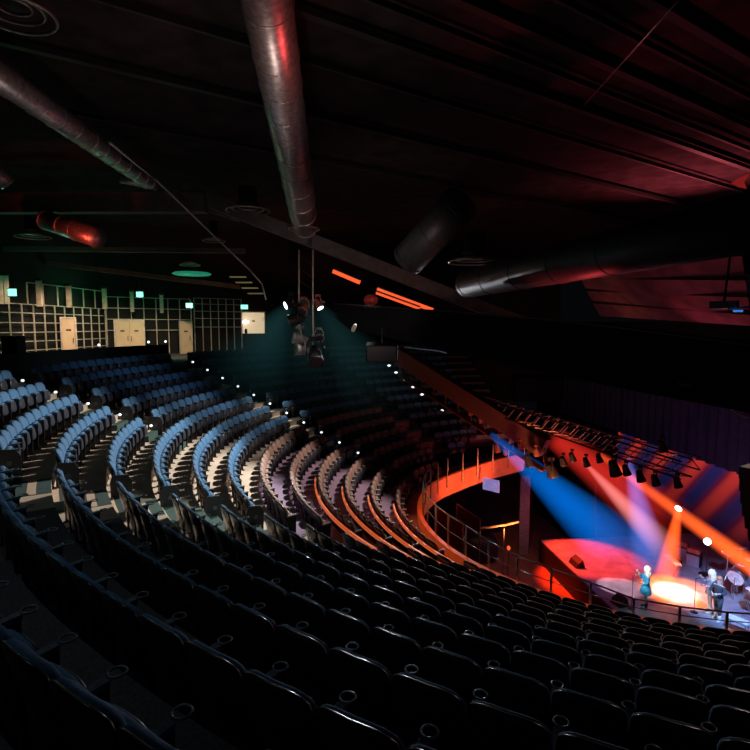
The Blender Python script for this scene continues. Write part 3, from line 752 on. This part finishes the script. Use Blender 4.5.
# amplifiers
gr = mat('grey_grille', (.32, .34, .42), .8, scale=40)
def amp(label, x, y, s_, w=.75, h=.75, z=0):
    v = FW+RT*((x-375)/FPX)-UP*((y-375)/FPX); k = (s_+F0.dot(SN)-EYE.dot(SN))/v.dot(SN); c = EYE+v*k
    t = thing('guitar_amplifier', label, 'amplifier', (c.x, c.y, c.z-h/2), 'amplifiers behind the singer')
    rot = SROT @ Matrix.Rotation(.62, 3, 'Z')
    MB().box(c, (w, .4, h), rot).build('cabinet', black, t, bevel=.02)
    MB().box(c+rot @ Vector((0, -.21, 0)), (w*.9, .02, h*.85), rot).build('grille', gr, t)
    MB().box(c+rot @ Vector((0, 0, h/2+.12)), (w*.9, .3, .22), rot).build('amp_head', mat('amp_head', (.35, .1, .08), .5), t, bevel=.02)
    MB().box((c.x, c.y, (c.z-h/2+SZ)/2), (w*.9, .36, max(.02, c.z-h/2-SZ)), rot).build('stand', black, t)
amp('pale fronted guitar amplifier behind the pool of light, left of two', 682.5, 552, 6.4, .55, .6)
amp('pale fronted guitar amplifier behind the pool of light, right of two', 694, 560, 6.2, .62, .7)
# lamps on stands at the back
def stand_lamp(label, x, y, s_, aim):
    v = FW+RT*((x-375)/FPX)-UP*((y-375)/FPX); k = (s_+F0.dot(SN)-EYE.dot(SN))/v.dot(SN); c = EYE+v*k
    t = thing('stand_lamp', label, 'stage lamp', (c.x, c.y, SZ)); a = Vector(aim).normalized()
    MB().lathe([(.10, -.3), (.15, -.1), (.18, 0)], 16, c, a).build('lamp_body', shell_p, t, True)
    MB().tube(c+a*.0, c+a*.02, .165, n=18).build('lens', lens_w, t)
    MB().tube((c.x, c.y, SZ), c-a*.2, .025, n=8).build('pole', black, t)
    MB().lathe([(.3, 0), (.3, .03), (.03, .06)], 16, (c.x, c.y, SZ)).build('base', black, t)
    return c
LA = stand_lamp('round white lamp with an orange beam falling to the stage', 678.5, 508.5, 5.6, (-.45, -.75, -.4))
LB = stand_lamp('round white lamp at the right inside the slanting orange beam', 707.5, 541.5, 6., (-.4, -.85, .1))

# drums
dr_m = mat('drum_shell', (.10, .05, .06), .35); head_m = mat('drum_head', (.62, .68, .75), .5); cym_m = mat('cymbal', (.6, .45, .25), .3, .8)
def px_s(x, y, s_):
    v = FW+RT*((x-375)/FPX)-UP*((y-375)/FPX); return EYE+v*((s_+F0.dot(SN)-EYE.dot(SN))/v.dot(SN))
def drum(name, label, c, r, h, ax):
    ax = Vector(ax).normalized(); t = thing(name, label, 'drum', (c.x, c.y, SZ), 'drum kit')
    MB().tube(c, c+ax*h, r, n=24).build('shell', dr_m, t, True)
    MB().tube(c-ax*.012, c-ax*.002, r*.95, n=24).build('drum_head', head_m, t)
    for q in (0, h): MB().torus(c+ax*q, r, .018, 24, 6, ax).build('hoop', chrome, t, True)
    mb = MB()
    for k in range(3):
        an = 2*PI*k/3; p = Vector((math.cos(an), math.sin(an), 0))*r*.8; m_ = c+ax*h*.5
        mb.tube((m_.x+p.x, m_.y+p.y, m_.z), (m_.x+p.x*1.2, m_.y+p.y*1.2, SZ), .014, n=6)
    mb.build('leg', chrome, t)
cb = px_s(735.5, 578, 5.6)
drum('bass_drum', 'white faced bass drum facing the audience', cb, .33, .42, SN*.9+ST*-.45+Vector((0, 0, .25)))
drum('floor_tom', 'dark floor tom right of the bass drum', px_s(752, 592, 5.4)+Vector((0, 0, .1)), .24, .4, (0, 0, -1))
drum('tom_drum', 'dark small tom above the bass drum', px_s(741, 566, 6.1), .18, .22, (-.2, -.2, -1))
for i, (x, y, s_, tl) in enumerate(((728, 553, 6.4, .35), (741, 548, 6.6, -.3), (752, 560, 5.6, .2))):
    c = px_s(x, y, s_); t = thing('cymbal_stand', 'cymbal on a chrome stand in the drum kit, %s from left' % ordn(i+1), 'cymbal', (c.x, c.y, SZ), 'drum kit')
    MB().lathe([(.28, 0), (.12, .02), (.05, .035), (.03, .06)], 24, c, (tl*.5, -tl*.5, 1)).build('cymbal', cym_m, t, True)
    MB().tube((c.x, c.y, SZ+.35), c, .014, n=6).build('pole', chrome, t); mb = MB()
    for k in range(3): an = 2*PI*k/3; mb.tube((c.x, c.y, SZ+.38), (c.x+.3*math.cos(an), c.y+.3*math.sin(an), SZ), .012, n=6)
    mb.build('tripod', chrome, t)
c = px_s(739, 607, 3.9)
t = thing('keyboard_stool', 'low white topped stool beside the drum kit', 'stool', (c.x, c.y, SZ))
MB().box((c.x, c.y, SZ+.42), (.75, .4, .09), SROT @ Matrix.Rotation(.5, 3, 'Z')).build('seat', mat('white_top', (.7, .7, .7), .5), t, bevel=.03)
for sx_ in (-1, 1):
    for sy_ in (-1, 1):
        q = SROT @ Matrix.Rotation(.5, 3, 'Z') @ Vector((.28*sx_, .13*sy_, 0)); MB().tube((c.x+q.x*1.15, c.y+q.y*1.15, SZ), (c.x+q.x, c.y+q.y, SZ+.4), .02, n=6).build('leg', chrome, t)
# low keyboard behind the singer
c = px_s(672, 574, 4.6); t = thing('stage_keyboard', 'low keyboard on a stand behind the orange light pool', 'keyboard', (c.x, c.y, SZ))
rot = SROT @ Matrix.Rotation(-.2, 3, 'Z')
MB().box((c.x, c.y, SZ+.62), (1.15, .32, .09), rot).build('keyboard_body', mat('keys_case', (.5, .5, .52), .5), t, bevel=.02)
MB().box(Vector((c.x, c.y, SZ+.67))+rot @ Vector((0, -.06, 0)), (1.05, .14, .015), rot).build('keys', mat('white_keys', (.75, .75, .72), .4), t)
for s_ in (-1, 1):
    a = Vector((c.x, c.y, SZ))+rot @ Vector((s_*.4, -.12, 0)); b = Vector((c.x, c.y, SZ+.6))+rot @ Vector((s_*.4, .12, 0))
    MB().tube(a, b, .02, n=6).build('leg', metal_d, t)
# microphone stands
def mic(label, base, top, h=1.45):
    t = thing('microphone_stand', label, 'microphone stand', base, 'microphone stands'); b = Vector(base)
    MB().lathe([(.14, 0), (.14, .02), (.02, .035)], 16, b).build('base', metal_d, t); MB().tube(b, b+Vector((0, 0, h)), .012, n=6).build('pole', metal_d, t)
    MB().tube(b+Vector((0, 0, h)), Vector(top), .012, n=6).build('boom', metal_d, t); MB().ell(top, .035, .035, .05).build('microphone', pale, t)

# ------------------------------------------------------------------ people
def person(label, base, yaw, J, edges, rad, skin_m, group='musicians'):
    t = thing('person', label, 'person', base, group); t.rotation_euler = (0, 0, yaw); OFF[t.name] = Vector()
    names = list(J); me = bpy.data.meshes.new('body'); me.from_pydata([J[n] for n in names], [(names.index(a), names.index(b)) for a, b in edges], [])
    o = bpy.data.objects.new('body', me); C.objects.link(o); o.parent = t; OFF[o.name] = Vector()
    me.materials.append(skin_m)
    md = o.modifiers.new('skin', 'SKIN'); md.use_smooth_shade = True
    for i, n in enumerate(names):
        sv = me.skin_vertices[0].data[i]; rr = rad[n]; sv.radius = rr if isinstance(rr, tuple) else (rr, rr); sv.use_root = (n == 'pelvis')
    sb = o.modifiers.new('sub', 'SUBSURF'); sb.levels = 2; sb.render_levels = 2
    return t
EDG = [('pelvis','waist'),('waist','chest'),('chest','neck'),('neck','head0'),('head0','head1'),
       ('chest','shL'),('shL','elL'),('elL','wrL'),('chest','shR'),('shR','elR'),('elR','wrR'),
       ('pelvis','hipL'),('hipL','knL'),('knL','anL'),('anL','toL'),('pelvis','hipR'),('hipR','knR'),('knR','anR'),('anR','toR')]
RAD = dict(pelvis=(.14,.10), waist=(.115,.085), chest=(.14,.10), neck=.05, head0=.08, head1=.085, shL=.055, elL=.04, wrL=.028, shR=.055, elR=.04, wrR=.028,
           hipL=.085, knL=.055, anL=.036, toL=.035, hipR=.085, knR=.055, anR=.036, toR=.035)
def hand(par, p, d, side, m):       # palm, four unequal bent fingers, thumb from the palm's side
    p = Vector(p); d = Vector(d).normalized(); u = d.orthogonal().normalized(); w = d.cross(u)
    mb = MB(); mb.ell(p+d*.045, .04, .022, .045, 10, 6, Matrix((u, w, d)).transposed())
    for i, ln in enumerate((.060, .072, .068, .052)):
        a = p+d*.08+u*(-.03+.02*i); b = a+d*ln*.6+w*.008; c = b+d*ln*.25+w*ln*.45
        mb.tube(a, b, .009, .008, n=6); mb.tube(b, c, .008, .006, n=6)
    a = p+d*.03+u*.038*side; b = a+u*.03*side+d*.03; mb.tube(a, b, .010, .009, n=6); mb.tube(b, b+d*.03+w*.012, .009, .007, n=6)
    return mb.build('hand', m, par, True)
def face(par, hc, m):
    hc = Vector(hc); mb = MB(); mb.ell(hc+Vector((0, -.092, -.01)), .014, .02, .026, 8, 6); mb.ell(hc+Vector((0, -.083, -.055)), .026, .01, .008, 8, 6)
    for s in (-1, 1): mb.ell(hc+Vector((s*.088, 0, -.005)), .012, .02, .032, 8, 6)
    mb.build('face_features', m, par, True)
    for s in (-1, 1): MB().ell(hc+Vector((s*.033, -.08, .018)), .012, .01, .009, 8, 6).build('eye', plaque_m, par, True)
skin1 = mat('skin', (.62, .42, .34), .6, var=.06); skinlight = mat('pale_skin', (.72, .55, .48), .6, var=.06)
blonde = mat('white_blonde_hair', (.85, .80, .72), .7, scale=20, emit=(1, .95, .88), estr=.12); ginger = mat('ginger_hair', (.55, .20, .09), .6, scale=20)  # blonde hair emits a little in place of stage light
teal_d = mat('teal_dress', (.02, .24, .46), .7, scale=10, emit=(.02, .3, .45), estr=.10); boots = mat('dark_boots', (.03, .02, .02), .5); denim = mat('grey_blue_cloth', (.045, .05, .07), .8, scale=20)  # dress emission stands in for some of the light on it
lightc = mat('pale_blue_cloth', (.30, .34, .48), .8); whitesh = mat('white_shoes', (.8, .8, .78), .6); tight = mat('dark_tights', (.12, .08, .08), .6)
def figure(label, base, yaw, arms, hair, hairfn, cloth, skirt, shoe, legm, stance=(.10, .10, 0, 0)):
    J = dict(pelvis=(0,0,.92), waist=(0,0,1.08), chest=(0,.01,1.30), neck=(0,0,1.45), head0=(0,-.01,1.55), head1=(0,-.01,1.66),
             shL=(.17,0,1.39), shR=(-.17,0,1.39), elL=arms[0], wrL=arms[1], elR=arms[2], wrR=arms[3],
             hipL=(.09,0,.86), knL=(stance[0],-.02+stance[2],.48), anL=(stance[0]+.01,.02+stance[2],.08), toL=(stance[0]+.03,-.13+stance[2],.04),
             hipR=(-.09,0,.86), knR=(-stance[1],-.02+stance[3],.48), anR=(-stance[1]-.01,.02+stance[3],.08), toR=(-stance[1]-.03,-.13+stance[3],.04))
    t = person(label, base, yaw, J, EDG, RAD, skinlight)
    face(t, (0, -.01, 1.605), skinlight)
    for sd_, e_, w_ in ((1, arms[0], arms[1]), (-1, arms[2], arms[3])):
        hand(t, w_, Vector(w_)-Vector(e_), sd_, skinlight)
    mb = MB(); hairfn(mb); mb.build('hair', hair, t, True)
    # top / dress following the trunk
    mb = MB(); n = 20; prof = [(1.43, .075, .065), (1.40, .19, .105), (1.30, .19, .135), (1.12, .15, .115), (1.0, .175, .14)]
    prof += skirt
    vs = [(rx*math.cos(2*PI*i/n), ry*math.sin(2*PI*i/n), z) for z, rx, ry in prof for i in range(n)]
    mb.add(vs, [(k*n+i, k*n+(i+1) % n, (k+1)*n+(i+1) % n, (k+1)*n+i) for k in range(len(prof)-1) for i in range(n)])
    for s, e_, w_ in ((1, arms[0], arms[1]), (-1, arms[2], arms[3])):
        a = Vector((s*.165, 0, 1.385)); b = Vector(e_); mb.tube(a, b, .078, .06, n=12, cap=False); mb.tube(b, b.lerp(Vector(w_), .6), .06, .048, n=12, cap=False)
    mb.build('dress' if len(skirt) > 2 else 'top', cloth, t, True)
    for s, st, yo in ((1, stance[0], stance[2]), (-1, stance[1], stance[3])):
        mb = MB(); mb.lathe([(.062, .26), (.055, .12), (.06, .04), (.06, 0)], 12, (s*(st+.01), .01+yo, 0)); mb.ell((s*(st+.025), -.09+yo, .035), .05, .12, .042)
        mb.build('shoe', shoe, t, True)
        if legm:
            mb = MB(); mb.tube((s*.09, 0, .90), (s*st, -.02+yo, .48), .105, .075, n=12); mb.tube((s*st, -.02+yo, .48), (s*(st+.01), .02+yo, .16), .075, .055, n=12)
            mb.build('trouser_leg', legm, t, True)
    return t
def bighair(mb):
    mb.ell((0, .035, 1.66), .155, .145, .155); mb.ell((0, .075, 1.50), .16, .11, .20)
    for s in (-1, 1): mb.ell((s*.10, .03, 1.53), .06, .08, .17)
def longhair(mb):
    mb.ell((0, .03, 1.665), .115, .115, .115); mb.ell((0, .08, 1.48), .11, .06, .2)
p1 = atz(645, 607.5, SZ); p2 = atz(709, 612, SZ); p3 = atz(717, 619, SZ)
toaud = math.atan2(-SN.y, -SN.x)+PI/2
figure('singer in a teal dress with big white blonde hair holding a microphone', p1, toaud-.25,
       ((.27,-.04,1.16),(.18,-.24,1.14),(-.26,-.10,1.18),(-.13,-.28,1.46)), blonde, bighair, teal_d, [(.9, .21, .17), (.78, .25, .20), (.64, .27, .22)], boots, None, (.11, .12, -.04, .08))
figure('person with white blonde hair in pale clothes behind the nearest musician', p2, toaud-.2,
       ((.27,-.06,1.15),(.10,-.26,1.16),(-.26,-.10,1.18),(-.16,-.28,1.40)), blonde, bighair, lightc, [(.9, .19, .15), (.78, .22, .18)], whitesh, None, (.10, .12, 0, .05))
figure('person with ginger hair in dark grey clothes and pale shoes', p3, toaud+.5,
       ((.26,-.08,1.16),(.06,-.27,1.14),(-.27,-.06,1.15),(-.12,-.26,1.10)), ginger, longhair, denim, [(.9, .18, .15), (.82, .19, .16)], whitesh, denim, (.12, .10, -.12, .12))
mic('microphone stand beside the singer in teal', p1+Vector((-.50, -.35, 0)), p1+Vector((-.38, -.30, 1.46)), 1.4)
mic('microphone stand left of the pale dressed musician', p2+Vector((-.55, -.3, 0)), p2+Vector((-.3, -.25, 1.5)), 1.45)
# hand microphone held by the singer
tag(MB().tube(p1+Vector((-.30, -.20, 1.44)), p1+Vector((-.22, -.14, 1.52)), .018, .03, n=10).build('microphone', pale, None, True), 'microphone in the hand of the singer in teal', 'microphone')

# ------------------------------------------------------------------ haze beams
def beam_mat(name, col, strength, length, p0, p1, rr, soft, pw):
    m = bpy.data.materials.new(name); m.use_nodes = True; nt = m.node_tree; nt.nodes.remove(nt.nodes['Principled BSDF'])
    out = nt.nodes['Material Output']; em = nt.nodes.new('ShaderNodeEmission'); em.inputs['Color'].default_value = (*col, 1)
    tc = nt.nodes.new('ShaderNodeTexCoord'); sp = nt.nodes.new('ShaderNodeSeparateXYZ'); nt.links.new(tc.outputs['Object'], sp.inputs[0])
    def mth(op, a, b=None):
        n = nt.nodes.new('ShaderNodeMath'); n.operation = op
        for i, v in enumerate((a, b)):
            if v is None: continue
            if isinstance(v, (int, float)): n.inputs[i].default_value = v
            else: nt.links.new(v, n.inputs[i])
        return n.outputs[0]
    f = mth('DIVIDE', sp.outputs['Z'], length)
    rad = mth('SQRT', mth('ADD', mth('MULTIPLY', sp.outputs['X'], sp.outputs['X']), mth('MULTIPLY', sp.outputs['Y'], sp.outputs['Y'])))
    q = mth('DIVIDE', rad, mth('ADD', mth('MULTIPLY', f, rr[1]-rr[0]), rr[0]))
    edge = mth('POWER', mth('MAXIMUM', mth('SUBTRACT', 1., mth('MULTIPLY', q, q)), 0.), soft)
    lng = mth('ADD', mth('MULTIPLY', mth('POWER', mth('MAXIMUM', mth('SUBTRACT', 1., f), 0.), pw), p0-p1), p1)
    st = mth('MULTIPLY', mth('MULTIPLY', edge, lng), strength)
    nt.links.new(st, em.inputs['Strength']); nt.links.new(em.outputs[0], out.inputs['Volume'])
    return m
def haze(label, a, b, r0, r1, col, strength, p0=1., p1=.25, soft=1., pw=1.):
    a, b = Vector(a), Vector(b); Ln = (b-a).length
    o = MB().lathe([(r0, 0), (r1, Ln)], 28).build('light_beam', beam_mat('haze_'+label[:10], col, strength, Ln, p0, p1, (r0, r1), soft, pw), None, True)
    o.location = a; o.rotation_euler = (b-a).to_track_quat('Z', 'Y').to_euler()
    tag(o, label, 'light beam', 'beams of light in the haze'); o['kind'] = 'stuff'
    o.visible_shadow = True
    return o
haze('broad blue light beam spreading from the truss left end to the stage', at(491, 434, 25.5), at(640, 568, 28), .15, 2.0, (.0, .13, .62), .42, 2.4, .0, .8)
haze('pale blue light beam falling straight down behind the singer', at(628, 458, 24), at(655, 578, 25.5), .15, 1.2, (.06, .22, .9), .5, 2.2, .15)
haze('pink white light beam falling from the middle of the truss', at(583, 461, 25), at(672, 555, 26), .08, .9, (1., .32, .30), 1.2, 1.4, .0)
haze('strong orange light beam slanting down across the drums', at(600, 455, 26), at(775, 583, 20.5), .2, .52, (1., .11, .015), 3.2, .5, 1.2, 1.5)
haze('narrow orange light beam falling from the round stand lamp', LA, at(664, 590, 22.6), .17, .62, (1., .09, .01), 4.0, 1., .35)
haze('soft red haze hanging under the stage truss', at(555, 438, 25), at(672, 525, 27), .6, 1.7, (.9, .03, .02), .48, 1.2, .0)
haze('faint teal light beam falling left from the lighting tower', at(289, 305, 20), at(222, 412, 23), .2, 3.1, (.10, .42, .45), .030, 3.0, .0, 1., 3.)
haze('faint teal haze falling straight below the lighting tower', at(305, 300, 20.5), at(309, 420, 24), .3, 3.1, (.10, .36, .38), .018, 3.0, .0, 1., 3.)
haze('faint teal light beam falling right from the lighting tower', at(319, 306, 20), at(402, 425, 23), .2, 2.8, (.10, .38, .40), .028, 3.0, .0, 1., 3.)

# ------------------------------------------------------------------ lights
def light(kind, name, loc, col, power, target=None, size=.3, angle=60, blend=.5):
    l = bpy.data.lights.new(name, kind); l.color = col; l.energy = power
    o = bpy.data.objects.new(name, l); C.objects.link(o); o.location = loc
    if kind == 'SPOT': l.spot_size = R(angle); l.spot_blend = blend; l.shadow_soft_size = size
    elif kind == 'AREA': l.size = size
    else: l.shadow_soft_size = size
    if target is not None: o.rotation_euler = (Vector(target)-Vector(loc)).to_track_quat('-Z', 'Y').to_euler()
    return o
KEY = Vector((-8.2, -4.2, 9.0))
light('SPOT', 'key', KEY, (1., .93, .86), 7500, (-11.8, -11.6, 2.6), .15, 66, .7)
light('SPOT', 'key_mid', (-9.0, -1.5, 8.6), (1., .93, .86), 1900, (-14.6, -5.2, 2.6), .15, 36, .8)
light('SPOT', 'warm_front', (-6.0, -.6, 7.2), (1., .74, .62), 3200, (-10.2, -5.2, .6), .2, 44, .6)
light('SPOT', 'far_block', (-10, 0, 9.5), (.6, .75, 1.), 750, (-19, -8.5, 3.5), .2, 46, .9)
light('SPOT', 'rim', (-10, 4, 6.8), (.88, .92, 1.), 2300, (-4, -15, 1.6), .3, 56, .8)
light('SPOT', 'rim_warm', (4, 6, 5.5), (1., .72, .66), 380, (4, -12, .5), .3, 70, .8)
light('SPOT', 'steps_near', (-5.5, -11.0, 9), (.8, 1., .85), 1000, P(15.9, -122.3, 2.4), .15, 22, .7)
light('SPOT', 'steps_far', P(14., -168, 10), (1., .86, .72), 2800, P(15.2, -173.5, 2.6), .15, 27, .8)
light('SPOT', 'fore_fill', (-6, -20, 11.5), (.8, .9, 1.), 130, (-5.5, -18.5, 3.5), .5, 70, 1.)
# back wall
for x, y, d, pw in ((30, 272, 22, 90), (75, 276, 25.5, 120), (125, 278, 28, 150), (186, 281, 29.5, 130)):
    p = at(x, y, d); light('SPOT', 'concourse_lamp', p, (1., .74, .5), pw*5, at(x, 345, d+2.5), .15, 100, .6)
light('POINT', 'green_light', at(9, 292, 22.), (.1, 1., .6), 40, None, .1)
light('POINT', 'green_light', at(142, 299, 31.5), (.1, 1., .55), 30, None, .1)
light('POINT', 'green_light', at(95, 298, 30.), (.1, 1., .4), 22, None, .1)  # added green point in front of the studs, no exit sign here
light('POINT', 'green_light', at(189, 310, 32.6), (.1, 1., .6), 14, None, .1)
light('POINT', 'green_light', at(36, 540, 8.6), (.1, 1., .65), .7, None, .1)  # added green lamp low over the near steps, no sign nearby
# ducts and roof
light('SPOT', 'duct_wash', at(270, 330, 9), (1., .8, .72), 190, at(278, 60, 10), .3, 75, .8)
light('SPOT', 'duct_red', at(420, 200, 9), (1., .08, .08), 140, at(290, 60, 9.5), .3, 60, .8)
light('SPOT', 'duct_left', at(60, 300, 9), (1., .8, .75), 130, at(80, 130, 13), .3, 70, .8)
light('SPOT', 'red_duct_lamp', at(70, 255, 17.6), (1., .07, .03), 90, at(75, 228, 19), .1, 70, .6)
light('SPOT', 'roof_red', (2.5, 7.5, 8.3), (1., .14, .18), 3200, (1.6, 6.2, 13), .3, 100, 1.)
light('SPOT', 'soffit_red', at(690, 420, 22), (1., .10, .17), 290, at(690, 295, 20), .2, 60, .7)
light('SPOT', 'duct_under_red', at(560, 400, 15), (1., .07, .08), 500, at(580, 275, 13.5), .2, 60, .8)
light('SPOT', 'front_orange', (-2.5, 2., -3.2), (1., .22, .05), 2600, (-7.5, 3.0, -.9), .2, 60, .7)
light('SPOT', 'lip_orange', (-6.5, -4.0, 6.2), (1., .22, .05), 900, (-6.0, -4.6, -.6), .2, 40, .7)
light('SPOT', 'catwalk_red', at(520, 480, 22), (1., .08, .06), 200, at(470, 405, 28), .3, 70, .7)
light('SPOT', 'truss_warm', at(560, 510, 22), (1., .3, .12), 900, at(555, 445, 24.5), .3, 90, .7)
# stage
light('SPOT', 'stage_red', S(-1.0, -5.5, 6.2), (1., .035, .0), 10500, S(1.2, -3.7, 0), .1, 42, .5)
light('SPOT', 'stage_pink', S(-3, -3, 7), (1., .62, .70), 4800, S(1.4, -.5, 0), .05, 12.5, .3)
light('SPOT', 'stage_white', S(4.0, -.3, 6.5), (1., .93, .8), 7000, S(3.5, .2, 0), .05, 19, .6)
light('SPOT', 'stage_orange', S(4.4, -.5, 6), (1., .22, .03), 10000, S(3.7, .1, 0), .1, 32, .6)
light('SPOT', 'stage_blue', S(3, 6, 7), (.2, .42, 1.), 5200, S(5.6, 1.8, 0), .2, 42, .7)
light('SPOT', 'stage_teal', S(-2, 4.5, 6), (.3, .9, 1.), 420, S(1.2, 3.6, 0), .2, 45, .5)
light('SPOT', 'people_front', S(-5, 2, 6), (1., .95, .92), 2300, S(3.8, 2.0, 1.1), .1, 14, .5)
light('SPOT', 'singer_front', S(-4, 4, 6), (1., .96, .95), 3600, S(1.42, 1.23, 1.25), .1, 9, .5)
light('SPOT', 'stalls_brown', at(520, 420, 22), (1., .42, .25), 420, atz(500, 565, -6.4), .2, 55, .7)
light('SPOT', 'curtain_blue', S(2, 2, 4), (.3, .3, .9), 130, S(8.4, -5, 6.5), .3, 110, .8)
light('SPOT', 'bulkhead_wash', at(330, 322, 13), (1., .75, .65), 420, at(380, 270, 22), .3, 80, .9)

# ------------------------------------------------------------------ world / colour
w = bpy.data.worlds.new('world'); bpy.context.scene.world = w; w.use_nodes = True
bg = w.node_tree.nodes['Background']; bg.inputs['Color'].default_value = (.35, .40, .55, 1); bg.inputs['Strength'].default_value = .004
sc = bpy.context.scene
sc.view_settings.view_transform = 'Standard'; sc.view_settings.look = 'None'; sc.view_settings.exposure = 0; sc.view_settings.gamma = 1
try:
    sc.cycles.use_denoising = True; sc.cycles.max_bounces = 6; sc.cycles.diffuse_bounces = 3; sc.cycles.volume_bounces = 0
    sc.cycles.sample_clamp_indirect = 3
except Exception: pass
